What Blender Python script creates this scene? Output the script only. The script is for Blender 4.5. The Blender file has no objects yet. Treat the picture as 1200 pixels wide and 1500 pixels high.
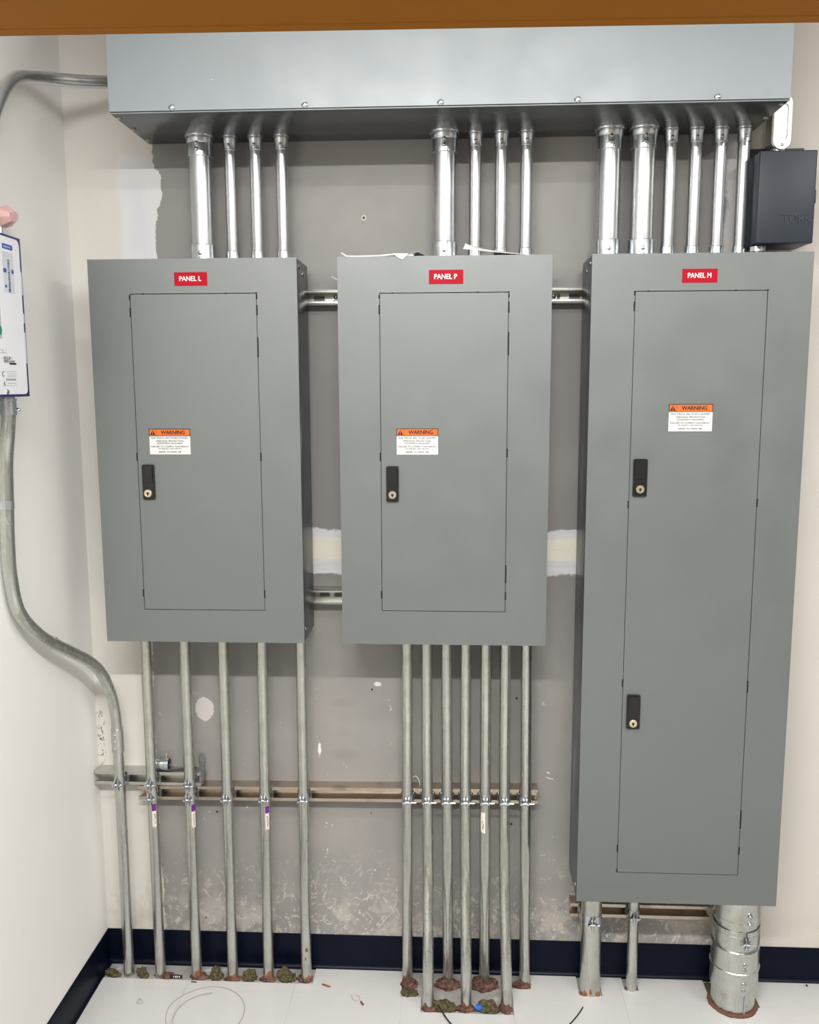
import bpy, bmesh, math, random
from mathutils import Vector, Matrix, noise as mnoise
random.seed(7)
sc = bpy.context.scene
COL = sc.collection

# ------------------------------------------------------------------ camera
CAM = Vector((1.0123, -2.3629, 1.6753)); FPX = 1305.0
CR = Vector((0.998672, 0.05138413, -0.00372918))
CU = Vector((-0.00359923, 0.14179324, 0.98988975))
CF = Vector((-0.0513934, 0.98856176, -0.14178988))
def at(u, v, ax, val):
    """photo measurement -> the world point of that sight line on a known plane"""
    d = CF + CR*((u-600)/FPX) + CU*((750-v)/FPX)
    i = 'xyz'.index(ax); t = (val-CAM[i])/d[i]
    return CAM + d*t
cd = bpy.data.cameras.new('camera'); cam = bpy.data.objects.new('camera', cd); COL.objects.link(cam)
cd.sensor_fit = 'HORIZONTAL'; cd.sensor_width = 36; cd.lens = 36*FPX/1200; cd.clip_start = .02
cam.matrix_world = Matrix(((CR.x, CU.x, -CF.x, CAM.x), (CR.y, CU.y, -CF.y, CAM.y), (CR.z, CU.z, -CF.z, CAM.z), (0, 0, 0, 1)))
sc.camera = cam

# ------------------------------------------------------------------ node helper
class G:
    def __init__(s, name):
        s.m = bpy.data.materials.new(name); s.m.use_nodes = True
        s.t = s.m.node_tree; s.b = s.t.nodes['Principled BSDF']
        s._pos = None
    def node(s, ty, **kw):
        n = s.t.nodes.new(ty)
        for k, v in kw.items(): setattr(n, k, v)
        return n
    def put(s, sock, v):
        if v is None: return
        if isinstance(v, bpy.types.NodeSocket): s.t.links.new(v, sock)
        else: sock.default_value = v
    def math(s, op, a, b=None, c=None, clamp=False):
        n = s.node('ShaderNodeMath', operation=op); n.use_clamp = clamp
        for i, v in enumerate((a, b, c)): s.put(n.inputs[i], v)
        return n.outputs[0]
    def add(s, a, b): return s.math('ADD', a, b)
    def sub(s, a, b): return s.math('SUBTRACT', a, b)
    def mul(s, a, b): return s.math('MULTIPLY', a, b)
    def ramp(s, v, a, b, c=0., d=1.):
        n = s.node('ShaderNodeMapRange', interpolation_type='SMOOTHSTEP')
        s.put(n.inputs[0], v)
        for i, x in zip((1, 2, 3, 4), (a, b, c, d)): s.put(n.inputs[i], x)
        return n.outputs[0]
    def lin(s, v, a, b, c=0., d=1.):
        n = s.node('ShaderNodeMapRange'); n.clamp = True
        s.put(n.inputs[0], v)
        for i, x in zip((1, 2, 3, 4), (a, b, c, d)): s.put(n.inputs[i], x)
        return n.outputs[0]
    def pos(s):
        if s._pos is None:
            s._pos = s.node('ShaderNodeTexCoord').outputs['Object']
        return s._pos
    def xyz(s, p=None):
        n = s.node('ShaderNodeSeparateXYZ'); s.put(n.inputs[0], p or s.pos()); return n.outputs
    def noise(s, scale, detail=2., rough=.5, vec=None, stretch=None, off=None, dist=0.):
        v = vec or s.pos()
        if stretch or off:
            mp = s.node('ShaderNodeMapping'); s.put(mp.inputs[0], v)
            if stretch: mp.inputs['Scale'].default_value = stretch
            if off: mp.inputs['Location'].default_value = off
            v = mp.outputs[0]
        n = s.node('ShaderNodeTexNoise'); s.put(n.inputs['Vector'], v)
        n.inputs['Scale'].default_value = scale; n.inputs['Detail'].default_value = detail
        n.inputs['Roughness'].default_value = rough; n.inputs['Distortion'].default_value = dist
        return n.outputs['Fac']
    def mix(s, f, a, b):
        n = s.node('ShaderNodeMix', data_type='RGBA')
        s.put(n.inputs[0], f)
        for i, c in ((6, a), (7, b)):
            s.put(n.inputs[i], c if isinstance(c, bpy.types.NodeSocket) else (*c, 1))
        return n.outputs[2]
    def band(s, v, a, b, e=.004):
        return s.mul(s.ramp(v, a-e, a+e), s.ramp(v, b-e, b+e, 1., 0.))
    def out(s, col=None, rough=.5, metal=0., bump=None, bs=.2, bd=.002, **kw):
        if col is not None: s.put(s.b.inputs['Base Color'], col if isinstance(col, bpy.types.NodeSocket) else (*col, 1))
        s.put(s.b.inputs['Roughness'], rough); s.put(s.b.inputs['Metallic'], metal)
        for k, v in kw.items(): s.put(s.b.inputs[k.replace('_', ' ')], v)
        if bump is not None:
            n = s.node('ShaderNodeBump'); n.inputs['Strength'].default_value = bs; n.inputs['Distance'].default_value = bd
            s.put(n.inputs['Height'], bump); s.put(s.b.inputs['Normal'], n.outputs[0])
        return s.m
def flat(name, col, rough=.5, metal=0., vary=.12, scale=40, bs=.1, **kw):
    g = G(name); n = g.noise(scale, 3)
    c = g.mix(n, [x*(1-vary) for x in col], [min(1, x*(1+vary)) for x in col])
    return g.out(c, rough, metal, bump=n, bs=bs, bd=.0005, **kw)

M = {}
def mk_paint(name, c, rough=.38, streak=.0, spec=.5):
    g = G(name)
    n = g.noise(3, 3); f = g.noise(260, 1)
    col = g.mix(n, [x*.96 for x in c], [x*1.04 for x in c])
    if name == 'wireway_paint':
        sp = g.ramp(g.noise(38, 2, .6), .775, .79)
        col = g.mix(g.mul(sp, .5), col, (.78, .8, .78))
    if streak:
        st = g.ramp(g.noise(30, 3, .6, stretch=(1, 1, .12)), .62, .7)
        col = g.mix(g.mul(st, streak), col, (.62, .64, .63))
    M[name] = g.out(col, g.lin(g.noise(9, 2), .3, .7, rough-.04, rough+.05), 0., bump=f, bs=.06, bd=.0006, Specular_IOR_Level=spec, IOR=1.75 if spec > .8 else 1.5)
mk_paint('panel_paint', (.086, .1015, .0975), .45, spec=.9)
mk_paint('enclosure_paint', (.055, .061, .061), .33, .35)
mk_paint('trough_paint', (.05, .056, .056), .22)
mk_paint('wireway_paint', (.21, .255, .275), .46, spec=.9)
M['gap_shade'] = flat('gap_shade', (.006, .006, .007), .8)
M['timer_paint'] = flat('timer_paint', (.019, .028, .040), .45, vary=.06, scale=200)
M['black_plastic'] = flat('black_plastic', (.006, .006, .006), .35, bs=.02)
def mk_galv(name, c, r0, r1, metal=1., stain=(.2, .19, .17), sa=.25, lengthwise=(1, 1, .06)):
    g = G(name)
    n = g.noise(45, 3, .6); s_ = g.noise(110, 2, .6, stretch=lengthwise); d = g.ramp(g.noise(14, 3, .6, off=(3, 1, 2)), .55, .75)
    col = g.mix(n, [x*.86 for x in c], [min(1, x*1.1) for x in c])
    col = g.mix(g.mul(d, sa), col, stain)
    r = g.lin(s_, .3, .7, r0, r1)
    M[name] = g.out(col, r, metal, bump=s_, bs=.06, bd=.0006)
mk_galv('galvanized', (.56, .565, .53), .22, .36, .95)
mk_galv('galvanized_bright', (.60, .62, .62), .26, .40, .95, sa=.15)
mk_galv('galvanized_plain', (.66, .67, .66), .28, .36, .92, sa=.08, lengthwise=(.3, .3, .3))
mk_galv('zinc', (.62, .66, .69), .2, .34, 1., sa=.15)
mk_galv('strut_metal', (.60, .59, .55), .30, .42, 1., lengthwise=(.06, 1, 1))
mk_galv('strut_worn', (.55, .48, .40), .28, .40, 1., stain=(.16, .12, .08), sa=.4, lengthwise=(.06, 1, 1))
mk_galv('cast_metal', (.80, .79, .76), .28, .4, .9, sa=.15)
M['rust'] = flat('rust', (.24, .095, .035), .8, 0, .6, 160)
M['rust_dark'] = flat('rust_dark', (.13, .055, .035), .85, 0, .6, 160)
g = G('firestop'); n = g.noise(70, 4, .65)
M['firestop'] = g.out(g.mix(g.ramp(n, .35, .7), (.05, .019, .012), (.20, .10, .068)), .75, bump=n, bs=.6, bd=.004)
g = G('mineral_wool'); n = g.noise(120, 4, .7)
M['mineral_wool'] = g.out(g.mix(g.ramp(n, .3, .7), (.022, .018, .008), (.13, .11, .05)), .95, bump=n, bs=.7, bd=.003)
M['label_red'] = flat('label_red', (.40, .004, .016), .5, vary=.03, bs=0, Specular_IOR_Level=.15)
M['label_white'] = flat('label_white', (.66, .66, .645), .45, vary=.02, bs=0)
M['label_orange'] = flat('label_orange', (.66, .13, .01), .5, vary=.03, bs=0)
M['ink'] = flat('ink', (.012, .012, .014), .6, bs=0)
M['ink_grey'] = flat('ink_grey', (.30, .31, .36), .6, bs=0)
M['ink_blue'] = flat('ink_blue', (.055, .10, .42), .6, bs=0)
M['purple'] = flat('purple', (.13, .012, .20), .5, bs=0)
M['sticker_paper'] = flat('sticker_paper', (.72, .66, .60), .6, vary=.12, scale=150)
M['navy_box'] = flat('navy_box', (.010, .012, .16), .35, vary=.06)
M['white_plate'] = flat('white_plate', (.80, .81, .83), .3, vary=.02)
M['clear_film'] = flat('clear_film', (.62, .64, .70), .25, vary=.03)
M['pale_window'] = flat('pale_window', (.50, .56, .55), .2, vary=.03)
M['green'] = flat('green', (.0, .22, .13), .4)
M['pink_plastic'] = flat('pink_plastic', (.86, .54, .52), .3, vary=.05, Transmission_Weight=.25, Subsurface_Weight=.2)
M['paper'] = flat('paper', (.80, .80, .79), .7, vary=.05, scale=25)
M['paper_blue'] = flat('paper_blue', (.62, .63, .76), .7, vary=.05)
M['nylon'] = flat('nylon', (.82, .83, .80), .4)
M['wire_black'] = flat('wire_black', (.012, .012, .014), .4)
M['wire_clear'] = flat('wire_clear', (.42, .37, .34), .3, vary=.1)
M['brass'] = flat('brass', (.72, .62, .45), .3, .9, vary=.1)
M['blue_plastic'] = flat('blue_plastic', (.02, .14, .62), .35)
M['red_bit'] = flat('red_bit', (.22, .04, .03), .5)
M['tape_grey'] = flat('tape_grey', (.17, .17, .165), .5, vary=.3, scale=60, bs=.5)
M['beam_orange'] = flat('beam_orange', (.235, .083, .003), .6, vary=.06, scale=8, Specular_IOR_Level=.12)
M['lamp_white'] = flat('lamp_white', (.8, .8, .8), .4)
g = G('vinyl_base'); n = g.noise(20, 2)
M['vinyl_base'] = g.out(g.mix(n, (.0012, .003, .009), (.002, .0045, .014)), .38, bump=n, bs=.05, Specular_IOR_Level=.15)

# wall (back): grey board between cream plaster, with the mud band, scuffs and holes it carries
def mk_back():
    g = G('wall_back_paint'); o = g.xyz(); X, Z = o[0], o[2]
    nb = g.sub(g.noise(7, 3), .5); nf = g.sub(g.noise(75, 3, .6), .5)
    wob = g.add(g.mul(nb, .045), g.mul(nf, .016))
    px = g.add(X, wob); pz = g.add(Z, g.add(g.mul(nb, .05), g.mul(nf, .018)))
    fine = g.noise(420, 2, .6)
    cream = g.mix(g.noise(5, 3), (.66, .635, .585), (.71, .685, .64))
    cream = g.mix(g.ramp(X, 1.5, 1.8), cream, g.mix(g.noise(5, 3), (.575, .54, .49), (.62, .585, .535)))  # cream toned down towards the right: weaker light painted into the colour
    # repaired plaster left and right
    lp = g.mul(g.band(px, .135, .30, .012), g.band(pz, 1.98, 2.265, .012))
    cream = g.mix(g.mul(lp, .75), cream, (.73, .74, .76))
    lp2 = g.mul(g.band(px, .165, .205, .014), g.band(pz, 2.02, 2.20, .02))
    cream = g.mix(g.mul(lp2, .55), cream, (.66, .67, .72))
    ed = g.band(Z, .74, .742, .001)
    grey = g.mix(fine, (.252, .241, .227), (.308, .296, .282))
    grey = g.mix(g.mul(g.ramp(g.noise(4, 3, .6, off=(5, 0, 2)), .45, .7), .25), grey, (.42, .385, .345))
    xl = g.lin(Z, .95, 2.0, .168, .236)
    xl = g.add(xl, g.mul(g.band(Z, 2.14, 2.225, .02), .012))
    xr = g.lin(Z, .3, 2.0, 1.80, 1.69)
    e = .0012
    gm = g.mul(g.ramp(g.sub(px, xl), -e, e), g.ramp(g.sub(px, xr), -e*4, e*4, 1., 0.))
    col = g.mix(gm, cream, grey)
    wr = g.mul(g.band(px, 1.685, 1.735, .004), g.ramp(pz, 1.9, 1.95))
    col = g.mix(g.mul(wr, g.lin(nf, -.2, .2, .35, .75)), col, (.74, .74, .73))
    # drywall mud band behind the panels
    brush = g.noise(60, 3, .6, stretch=(.12, 1, 1.6))
    lowz = g.add(pz, g.mul(g.math('PINGPONG', g.sub(X, .25), .7), .0))
    mw = g.mul(g.band(lowz, 1.163, 1.288, .003), g.band(px, .5, 1.45, .01))
    mw2 = g.mul(mw, g.lin(brush, .3, .6, .8, 1.))
    col = g.mix(mw2, col, (.80, .80, .80))
    mc = g.mul(g.band(g.add(Z, g.mul(nb, .02)), 1.203, 1.266, .006), g.band(px, .5, 1.45, .01))
    col = g.mix(g.mul(mc, g.lin(brush, .3, .65, .75, 1.)), col, (.90, .86, .72))
    # scuffs low on the wall and chips
    s1 = g.ramp(g.noise(26, 5, .72, stretch=(1, 1, .8), dist=2.2), .545, .61)
    low = g.ramp(pz, .40, .14, 0., 1.)
    col = g.mix(g.mul(g.mul(s1, low), .8), col, (.60, .56, .50))
    s3 = g.ramp(g.noise(9, 4, .7, off=(1, 3, 4)), .46, .60)
    col = g.mix(g.mul(g.mul(s3, g.ramp(pz, .28, .12, 0., 1.)), .6), col, (.56, .51, .45))
    s2 = g.ramp(g.noise(48, 2, .5, off=(7, 2, 1), dist=1.2), .70, .735)
    ar = g.mul(g.mul(gm, g.ramp(Z, .9, .75, 0., 1.)), g.ramp(g.noise(5, 2, off=(2, 8, 3)), .48, .6))
    col = g.mix(g.mul(g.mul(s2, ar), .8), col, (.78, .76, .72))
    def spot(x, z, rx, rz, c, soft=.12, amt=1., wobble=.25):
        nonlocal col
        dx = g.math('POWER', g.math('DIVIDE', g.sub(X, x), rx), 2.); dz = g.math('POWER', g.math('DIVIDE', g.sub(Z, z), rz), 2.)
        r = g.add(g.math('SQRT', g.add(dx, dz)), g.mul(nf, wobble))
        col = g.mix(g.mul(g.ramp(r, 1-soft, 1+soft, 1., 0.), amt), col, c)
    for x, z, r in ((.7746, 2.0993, .0035), (.7835, .8397, .003), (1.1824, .82, .0035), (.3363, .4707, .003), (1.1721, .4526, .0035), (.2927, .1432, .0025), (.778, .4764, .002)):
        if z > 2: spot(x, z, .0065, .0065, (.62, .60, .52), .2)
        spot(x, z, r, r, (.02, .017, .015), .2, wobble=.1)
    spot(.3115, .776, .0265, .034, (.62, .585, .565), .05, .95, .35)
    spot(.634, .664, .0045, .02, (.8, .78, .74), .3, 1, 1.5)
    spot(.700, .80, .03, .012, (.24, .225, .21), .8, .5)
    spot(.705, .65, .03, .015, (.22, .20, .19), .8, .5)
    spot(.800, .855, .010, .006, (.8, .78, .74), .3, .8, 2.)
    # torn plaster in the left corner
    tear = g.mul(g.ramp(g.noise(95, 3, .7, stretch=(1, 1, .7)), .52, .57), g.mul(g.band(px, .0, .022, .006), g.band(pz, .60, .765, .02)))
    col = g.mix(g.mul(tear, .9), col, (.14, .11, .09))
    bump = g.add(g.mul(fine, .25), g.add(g.mul(mw, 1.2), g.mul(gm, -.6)))
    M['wall_back_paint'] = g.out(col, g.lin(gm, 0, 1, .6, .5), bump=bump, bs=.35, bd=.0012)
mk_back()
def mk_cream(name):
    g = G(name); f = g.noise(300, 2)
    col = g.mix(g.noise(4, 3), (.87, .85, .815), (.90, .885, .85))
    dirt = g.ramp(g.noise(16, 4, .7, stretch=(1, 1, .5)), .66, .74)
    col = g.mix(g.mul(dirt, .12), col, (.5, .46, .4))
    M[name] = g.out(col, .55, bump=g.add(f, g.mul(g.noise(30, 2), 1.5)), bs=.15, bd=.0008)
mk_cream('cream_paint')
M['room_paint'] = flat('room_paint', (.28, .27, .25), .7)
M['ceiling_paint'] = flat('ceiling_paint', (.86, .855, .84), .8)
def mk_floor():
    g = G('vinyl_tile'); o = g.xyz(); X, Y = o[0], o[1]
    col = g.mix(g.noise(6, 3), (.53, .522, .508), (.58, .572, .56))
    st = g.ramp(g.noise(60, 3, .6, stretch=(1, .25, 1)), .52, .7)
    col = g.mix(g.mul(st, .22), col, (.60, .59, .57))
    def seam(c, off, w):
        f = g.math('FRACT', g.math('DIVIDE', g.sub(c, off), .3048))
        return g.math('LESS_THAN', g.math('MINIMUM', f, g.sub(1., f)), w/.3048/2)
    sm = g.math('MAXIMUM', seam(X, .565, .0016), g.mul(seam(Y, -.1150, .0012), .45))
    col = g.mix(g.mul(sm, g.lin(g.noise(9, 2), .35, .6, .1, .8)), col, (.32, .30, .28))
    M['vinyl_tile'] = g.out(col, g.lin(g.noise(12, 2), .3, .7, .28, .42), bump=g.noise(40, 2), bs=.05, bd=.001)
    g = G('bare_concrete')
    c = g.mix(g.noise(30, 4, .65), (.17, .155, .14), (.46, .44, .42))
    w = g.ramp(g.noise(22, 4, .6, off=(3, 2, 1)), .55, .72)
    c = g.mix(g.mul(w, .6), c, (.66, .65, .64))
    M['bare_concrete'] = g.out(c, .8, bump=g.noise(60, 4), bs=.5, bd=.002)
    M['tile_edge'] = flat('tile_edge', (.20, .10, .05), .8)
mk_floor()

# ------------------------------------------------------------------ mesh builder
class B:
    def __init__(s): s.bm = bmesh.new(); s.mi = 0
    def m(s, i): s.mi = i; return s
    def _tag(s, faces):
        for f in faces: f.material_index = s.mi
    def box(s, x0, x1, y0, y1, z0, z1, bev=0., seg=2):
        r = bmesh.ops.create_cube(s.bm, size=1)
        vs = r['verts']
        for v in vs: v.co = Vector(((x0+x1)/2+v.co.x*(x1-x0), (y0+y1)/2+v.co.y*(y1-y0), (z0+z1)/2+v.co.z*(z1-z0)))
        fs = {f for v in vs for f in v.link_faces}
        s._tag(fs)
        if bev:
            es = list({e for v in vs for e in v.link_edges})
            r = bmesh.ops.bevel(s.bm, geom=es, offset=bev, segments=seg, affect='EDGES', profile=.5)
            s._tag(r['faces'])
        return s
    def poly(s, pts):
        f = s.bm.faces.new([s.bm.verts.new(p) for p in pts]); f.material_index = s.mi; return f
    def prism(s, pts, vec):
        vec = Vector(vec); n = len(pts)
        a = [s.bm.verts.new(p) for p in pts]; b = [s.bm.verts.new(Vector(p)+vec) for p in pts]
        fs = [s.bm.faces.new(a[::-1]), s.bm.faces.new(b)]
        for i in range(n): fs.append(s.bm.faces.new((a[i], a[(i+1) % n], b[(i+1) % n], b[i])))
        s._tag(fs); return s
    def tube(s, pts, r, n=16, cap=True, flat_=None):
        pts = [Vector(p) for p in pts]; rs = r if isinstance(r, (list, tuple)) else [r]*len(pts)
        t0 = (pts[1]-pts[0]).normalized(); ref = Vector((0, 0, 1)) if abs(t0.z) < .9 else Vector((0, -1, 0))
        u = (ref-t0*ref.dot(t0)).normalized(); rings = []
        for i, p in enumerate(pts):
            t = ((pts[min(i+1, len(pts)-1)]-pts[max(i-1, 0)])).normalized()
            u = (u-t*u.dot(t)).normalized(); w = t.cross(u)
            rings.append([s.bm.verts.new(p+(u*math.cos(2*math.pi*k/n)+w*math.sin(2*math.pi*k/n))*rs[i]) for k in range(n)])
        fs = []
        for a, b in zip(rings, rings[1:]):
            for k in range(n): fs.append(s.bm.faces.new((a[k], a[(k+1) % n], b[(k+1) % n], b[k])))
        if cap: fs += [s.bm.faces.new(rings[0][::-1]), s.bm.faces.new(rings[-1])]
        s._tag(fs); return s
    def lathe(s, c, axis, prof, n=28):
        """prof: (distance along the axis, radius) pairs"""
        c = Vector(c); ax = Vector(axis).normalized(); ref = Vector((0, 0, 1)) if abs(ax.z) < .9 else Vector((1, 0, 0))
        u = (ref-ax*ref.dot(ax)).normalized(); w = ax.cross(u); rings = []; fs = []
        for d, r in prof: rings.append([s.bm.verts.new(c+ax*d+(u*math.cos(2*math.pi*k/n)+w*math.sin(2*math.pi*k/n))*max(r, 1e-5)) for k in range(n)])
        for a, b in zip(rings, rings[1:]):
            for k in range(n): fs.append(s.bm.faces.new((a[k], a[(k+1) % n], b[(k+1) % n], b[k])))
        fs += [s.bm.faces.new(rings[0][::-1]), s.bm.faces.new(rings[-1])]
        s._tag(fs); return s
    def screw(s, c, axis, r, slot=True, mat=0, dark=1, h=None):
        h = h or r*.55; s.m(mat)
        s.lathe(c, axis, [(-.001, r), (h*.35, r), (h*.8, r*.75), (h, r*.35)], 14)
        if slot:
            ax = Vector(axis).normalized(); c = Vector(c)+ax*(h*.93)
            ref = Vector((0, 0, 1)) if abs(ax.z) < .9 else Vector((1, 0, 0)); w = ax.cross(ref)
            a = random.uniform(0, 3); d1 = ref*math.cos(a)+w*math.sin(a); d2 = ax.cross(d1)
            s.m(dark)
            for p, q in ((d1, d2), (d2, d1)):
                k = [c+p*r*.62+q*r*.1, c-p*r*.62+q*r*.1, c-p*r*.62-q*r*.1, c+p*r*.62-q*r*.1]
                s.prism([x-ax*h*.25 for x in k], ax*h*.3)
            s.m(mat)
        return s
    def text(s, body, cx, cz, w=None, h=None, y=0., bold=.02, frame=None, depth=.0004):
        """flat lettering in the x-z plane facing -y, fitted to width w / height h, centred at cx, cz"""
        cu = bpy.data.curves.new('lettering', 'FONT'); cu.body = body; cu.size = 1; cu.resolution_u = 3
        o = bpy.data.objects.new('lettering', cu); COL.objects.link(o)
        me = bpy.data.meshes.new_from_object(o.evaluated_get(bpy.context.evaluated_depsgraph_get()))
        bpy.data.objects.remove(o); bpy.data.curves.remove(cu)
        xs = [v.co.x for v in me.vertices]; ys = [v.co.y for v in me.vertices]
        mw, mh = max(xs)-min(xs), max(ys)-min(ys); sx = w/mw if w else h/mh; sy = h/mh if h else sx
        mx, my = (max(xs)+min(xs))/2, (max(ys)+min(ys))/2
        fr = frame or (lambda a, b: Vector((cx+a, y, cz+b)))
        nrm = (fr(1, 0)-fr(0, 0)).cross(fr(0, 1)-fr(0, 0)).normalized()
        for q, (dx, dy) in enumerate(((-1, 0), (1, 0), (0, .6), (0, -.6)) if bold else ((0, 0),)):
            vs = [s.bm.verts.new(fr((v.co.x-mx+dx*bold)*sx, (v.co.y-my+dy*bold)*sy)+nrm*q*.00003) for v in me.vertices]
            for p in me.polygons:
                try: f = s.bm.faces.new([vs[i] for i in p.vertices]); f.material_index = s.mi
                except ValueError: pass
        bpy.data.meshes.remove(me); return s
    def lump(s, c, rx, ry, rz, seed=0, amp=.35, sub=3, floor=None, fr=6.):
        r = bmesh.ops.create_icosphere(s.bm, subdivisions=sub, radius=1)
        for v in r['verts']:
            d = v.co.normalized(); k = 1+amp*(mnoise.noise(d*fr*.3+Vector((seed*3.1, seed, 2)))+.6*mnoise.noise(d*fr+Vector((seed, 5, seed*2))))
            v.co = Vector((c[0]+d.x*rx*k, c[1]+d.y*ry*k, c[2]+d.z*rz*k))
            if floor is not None and v.co.z < floor: v.co.z = floor
        s._tag({f for v in r['verts'] for f in v.link_faces}); return s
def spline(pts, k=8):
    P = [Vector(p) for p in pts]; P = [P[0]*2-P[1]]+P+[P[-1]*2-P[-2]]; out = []
    for i in range(1, len(P)-2):
        a, b, c, d = P[i-1:i+3]
        for j in range(k):
            t = j/k; out.append(.5*((2*b)+(c-a)*t+(2*a-5*b+4*c-d)*t*t+(3*b-a-3*c+d)*t**3))
    out.append(P[-2]); return out

def worldloc(o):
    v = Vector((0, 0, 0))
    while o is not None: v += o.location; o = o.parent
    return v
def obj(name, b, mats, parent=None, smooth=30, label=None):
    bm = b.bm if isinstance(b, B) else b
    if parent is not None:
        off = worldloc(parent)
        for v in bm.verts: v.co -= off
    bmesh.ops.recalc_face_normals(bm, faces=[f for f in bm.faces])
    me = bpy.data.meshes.new(name); bm.to_mesh(me); bm.free()
    for m in (mats if isinstance(mats, (list, tuple)) else [mats]): me.materials.append(M[m])
    if smooth:
        for p in me.polygons: p.use_smooth = True
        me.set_sharp_from_angle(angle=math.radians(smooth))
    o = bpy.data.objects.new(name, me); COL.objects.link(o); o.parent = parent
    if label: o['label'] = label
    return o
def tag(o, label, cat, group=None, kind=None):
    o['label'] = label; o['category'] = cat
    if group: o['group'] = group
    if kind: o['kind'] = kind
    return o
def thing(name, loc, label, cat, group=None):
    o = bpy.data.objects.new(name, None); COL.objects.link(o); o.location = loc; o.empty_display_size = .05
    return tag(o, label, cat, group)
def recentre(o):
    """put a one-mesh thing's origin at its base"""
    vs = o.data.vertices; c = Vector((sum(v.co.x for v in vs)/len(vs), sum(v.co.y for v in vs)/len(vs), min(v.co.z for v in vs)))
    for v in vs: v.co -= c
    o.location = c; return o
def solo(name, b, mats, label, cat, group=None, smooth=30):
    return recentre(tag(obj(name, b, mats, None, smooth), label, cat, group))
def struct(name, b, mats, smooth=0):
    o = obj(name, b, mats, None, smooth); o['kind'] = 'structure'; return o

# ------------------------------------------------------------------ room
RX, RY, RZ = 3.4, -4.3, 2.80
struct('wall_back', B().box(-.1, RX+.1, 0, .1, -.1, RZ+.1), 'wall_back_paint')
struct('wall_left', B().box(-.1, 0, RY-.1, 0, -.1, RZ+.1), 'cream_paint')
struct('wall_right', B().box(RX, RX+.1, RY-.1, 0, -.1, RZ+.1), 'room_paint')
struct('wall_front', B().box(0, RX, RY-.1, RY, -.1, RZ+.1), 'room_paint')
struct('ceiling', B().box(0, RX, RY, 0, RZ, RZ+.1), 'ceiling_paint')
HOLES = [(.0, .6144, -.0785, .0), (.866, .923, -.119, .0), (.923, 1.1745, -.178, .0), (1.1745, 1.229, -.0735, .0),
         (1.3605, 1.4235, -.0912, .0), (1.4885, 1.5275, -.0655, .0), (1.716, 1.842, -.1185, .0)]
TH = -.0035
def build_floor():
    b = B()
    xs = sorted({0, RX} | {h[0] for h in HOLES} | {h[1] for h in HOLES}); ys = sorted({RY, 0} | {h[2] for h in HOLES} | {h[3] for h in HOLES})
    inside = lambda x, y: any(h[0] < x < h[1] and h[2] < y < h[3] for h in HOLES)
    V = {}
    def v(x, y, z):
        k = (round(x, 5), round(y, 5), z)
        if k not in V: V[k] = b.bm.verts.new(k)
        return V[k]
    for x0, x1 in zip(xs, xs[1:]):
        for y0, y1 in zip(ys, ys[1:]):
            mx, my = (x0+x1)/2, (y0+y1)/2
            if inside(mx, my): continue
            f = b.bm.faces.new((v(x0, y0, 0), v(x1, y0, 0), v(x1, y1, 0), v(x0, y1, 0))); f.material_index = 0
            for (qx, qy), e in (((x0-1e-4, my), ((x0, y0), (x0, y1))), ((x1+1e-4, my), ((x1, y0), (x1, y1))), ((mx, y0-1e-4), ((x0, y0), (x1, y0))), ((mx, y1+1e-4), ((x0, y1), (x1, y1)))):
                if inside(qx, qy):
                    f = b.bm.faces.new((v(*e[0], 0), v(*e[1], 0), v(*e[1], TH), v(*e[0], TH))); f.material_index = 2
    b.m(1).box(0, RX, RY, 0, -.1, TH)
    struct('floor', b, ['vinyl_tile', 'bare_concrete', 'tile_edge'])
build_floor()
def cove(sgn):
    # profile (distance from the wall, height)
    pr = [(0, .1016), (.0025, .1016), (.0032, .1005), (.0032, .018), (.0042, .009), (.0075, .003), (.012, .0008), (.012, TH), (0, TH)]
    return pr
b = B(); b.prism([(.0, -d, z) for d, z in cove(1)], (RX, 0, 0)); struct('baseboard_back', b, 'vinyl_base', 40)
b = B(); b.prism([(d, 0, z) for d, z in cove(1)], (0, RY, 0)); struct('baseboard_left', b, 'vinyl_base', 40)

# ------------------------------------------------------------------ panelboards
D = .1977; TOP = 1.9755
def hole_plate(b, x0, x1, z0, z1, a0, a1, c0, c1, yf, yb):
    xs = (x0, a0, a1, x1); zs = (z0, c0, c1, z1); V = {}
    def v(i, j, y):
        if (i, j, y) not in V: V[i, j, y] = b.bm.verts.new((xs[i], y, zs[j]))
        return V[i, j, y]
    fs = []
    for i in range(3):
        for j in range(3):
            if i == j == 1: continue
            fs.append(b.bm.faces.new((v(i, j, yf), v(i+1, j, yf), v(i+1, j+1, yf), v(i, j+1, yf))))
            fs.append(b.bm.faces.new((v(i, j, yb), v(i+1, j, yb), v(i+1, j+1, yb), v(i, j+1, yb))))
    for k in range(3):
        for e in (((k, 0), (k+1, 0)), ((k, 3), (k+1, 3)), ((0, k), (0, k+1)), ((3, k), (3, k+1))):
            fs.append(b.bm.faces.new((v(*e[0], yf), v(*e[1], yf), v(*e[1], yb), v(*e[0], yb))))
    for e in (((1, 1), (2, 1)), ((1, 2), (2, 2)), ((1, 1), (1, 2)), ((2, 1), (2, 2))):
        fs.append(b.bm.faces.new((v(*e[0], yf), v(*e[1], yf), v(*e[1], yb), v(*e[0], yb))))
    b._tag(fs)
def rounded(x0, x1, z0, z1, r, y, n=5):
    pts = []
    for cx, cz, a in ((x1-r, z1-r, 0), (x0+r, z1-r, 90), (x0+r, z0+r, 180), (x1-r, z0+r, 270)):
        for k in range(n+1):
            t = math.radians(a+90*k/n); pts.append((cx+r*math.cos(t), y, cz+r*math.sin(t)))
    return pts
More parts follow.
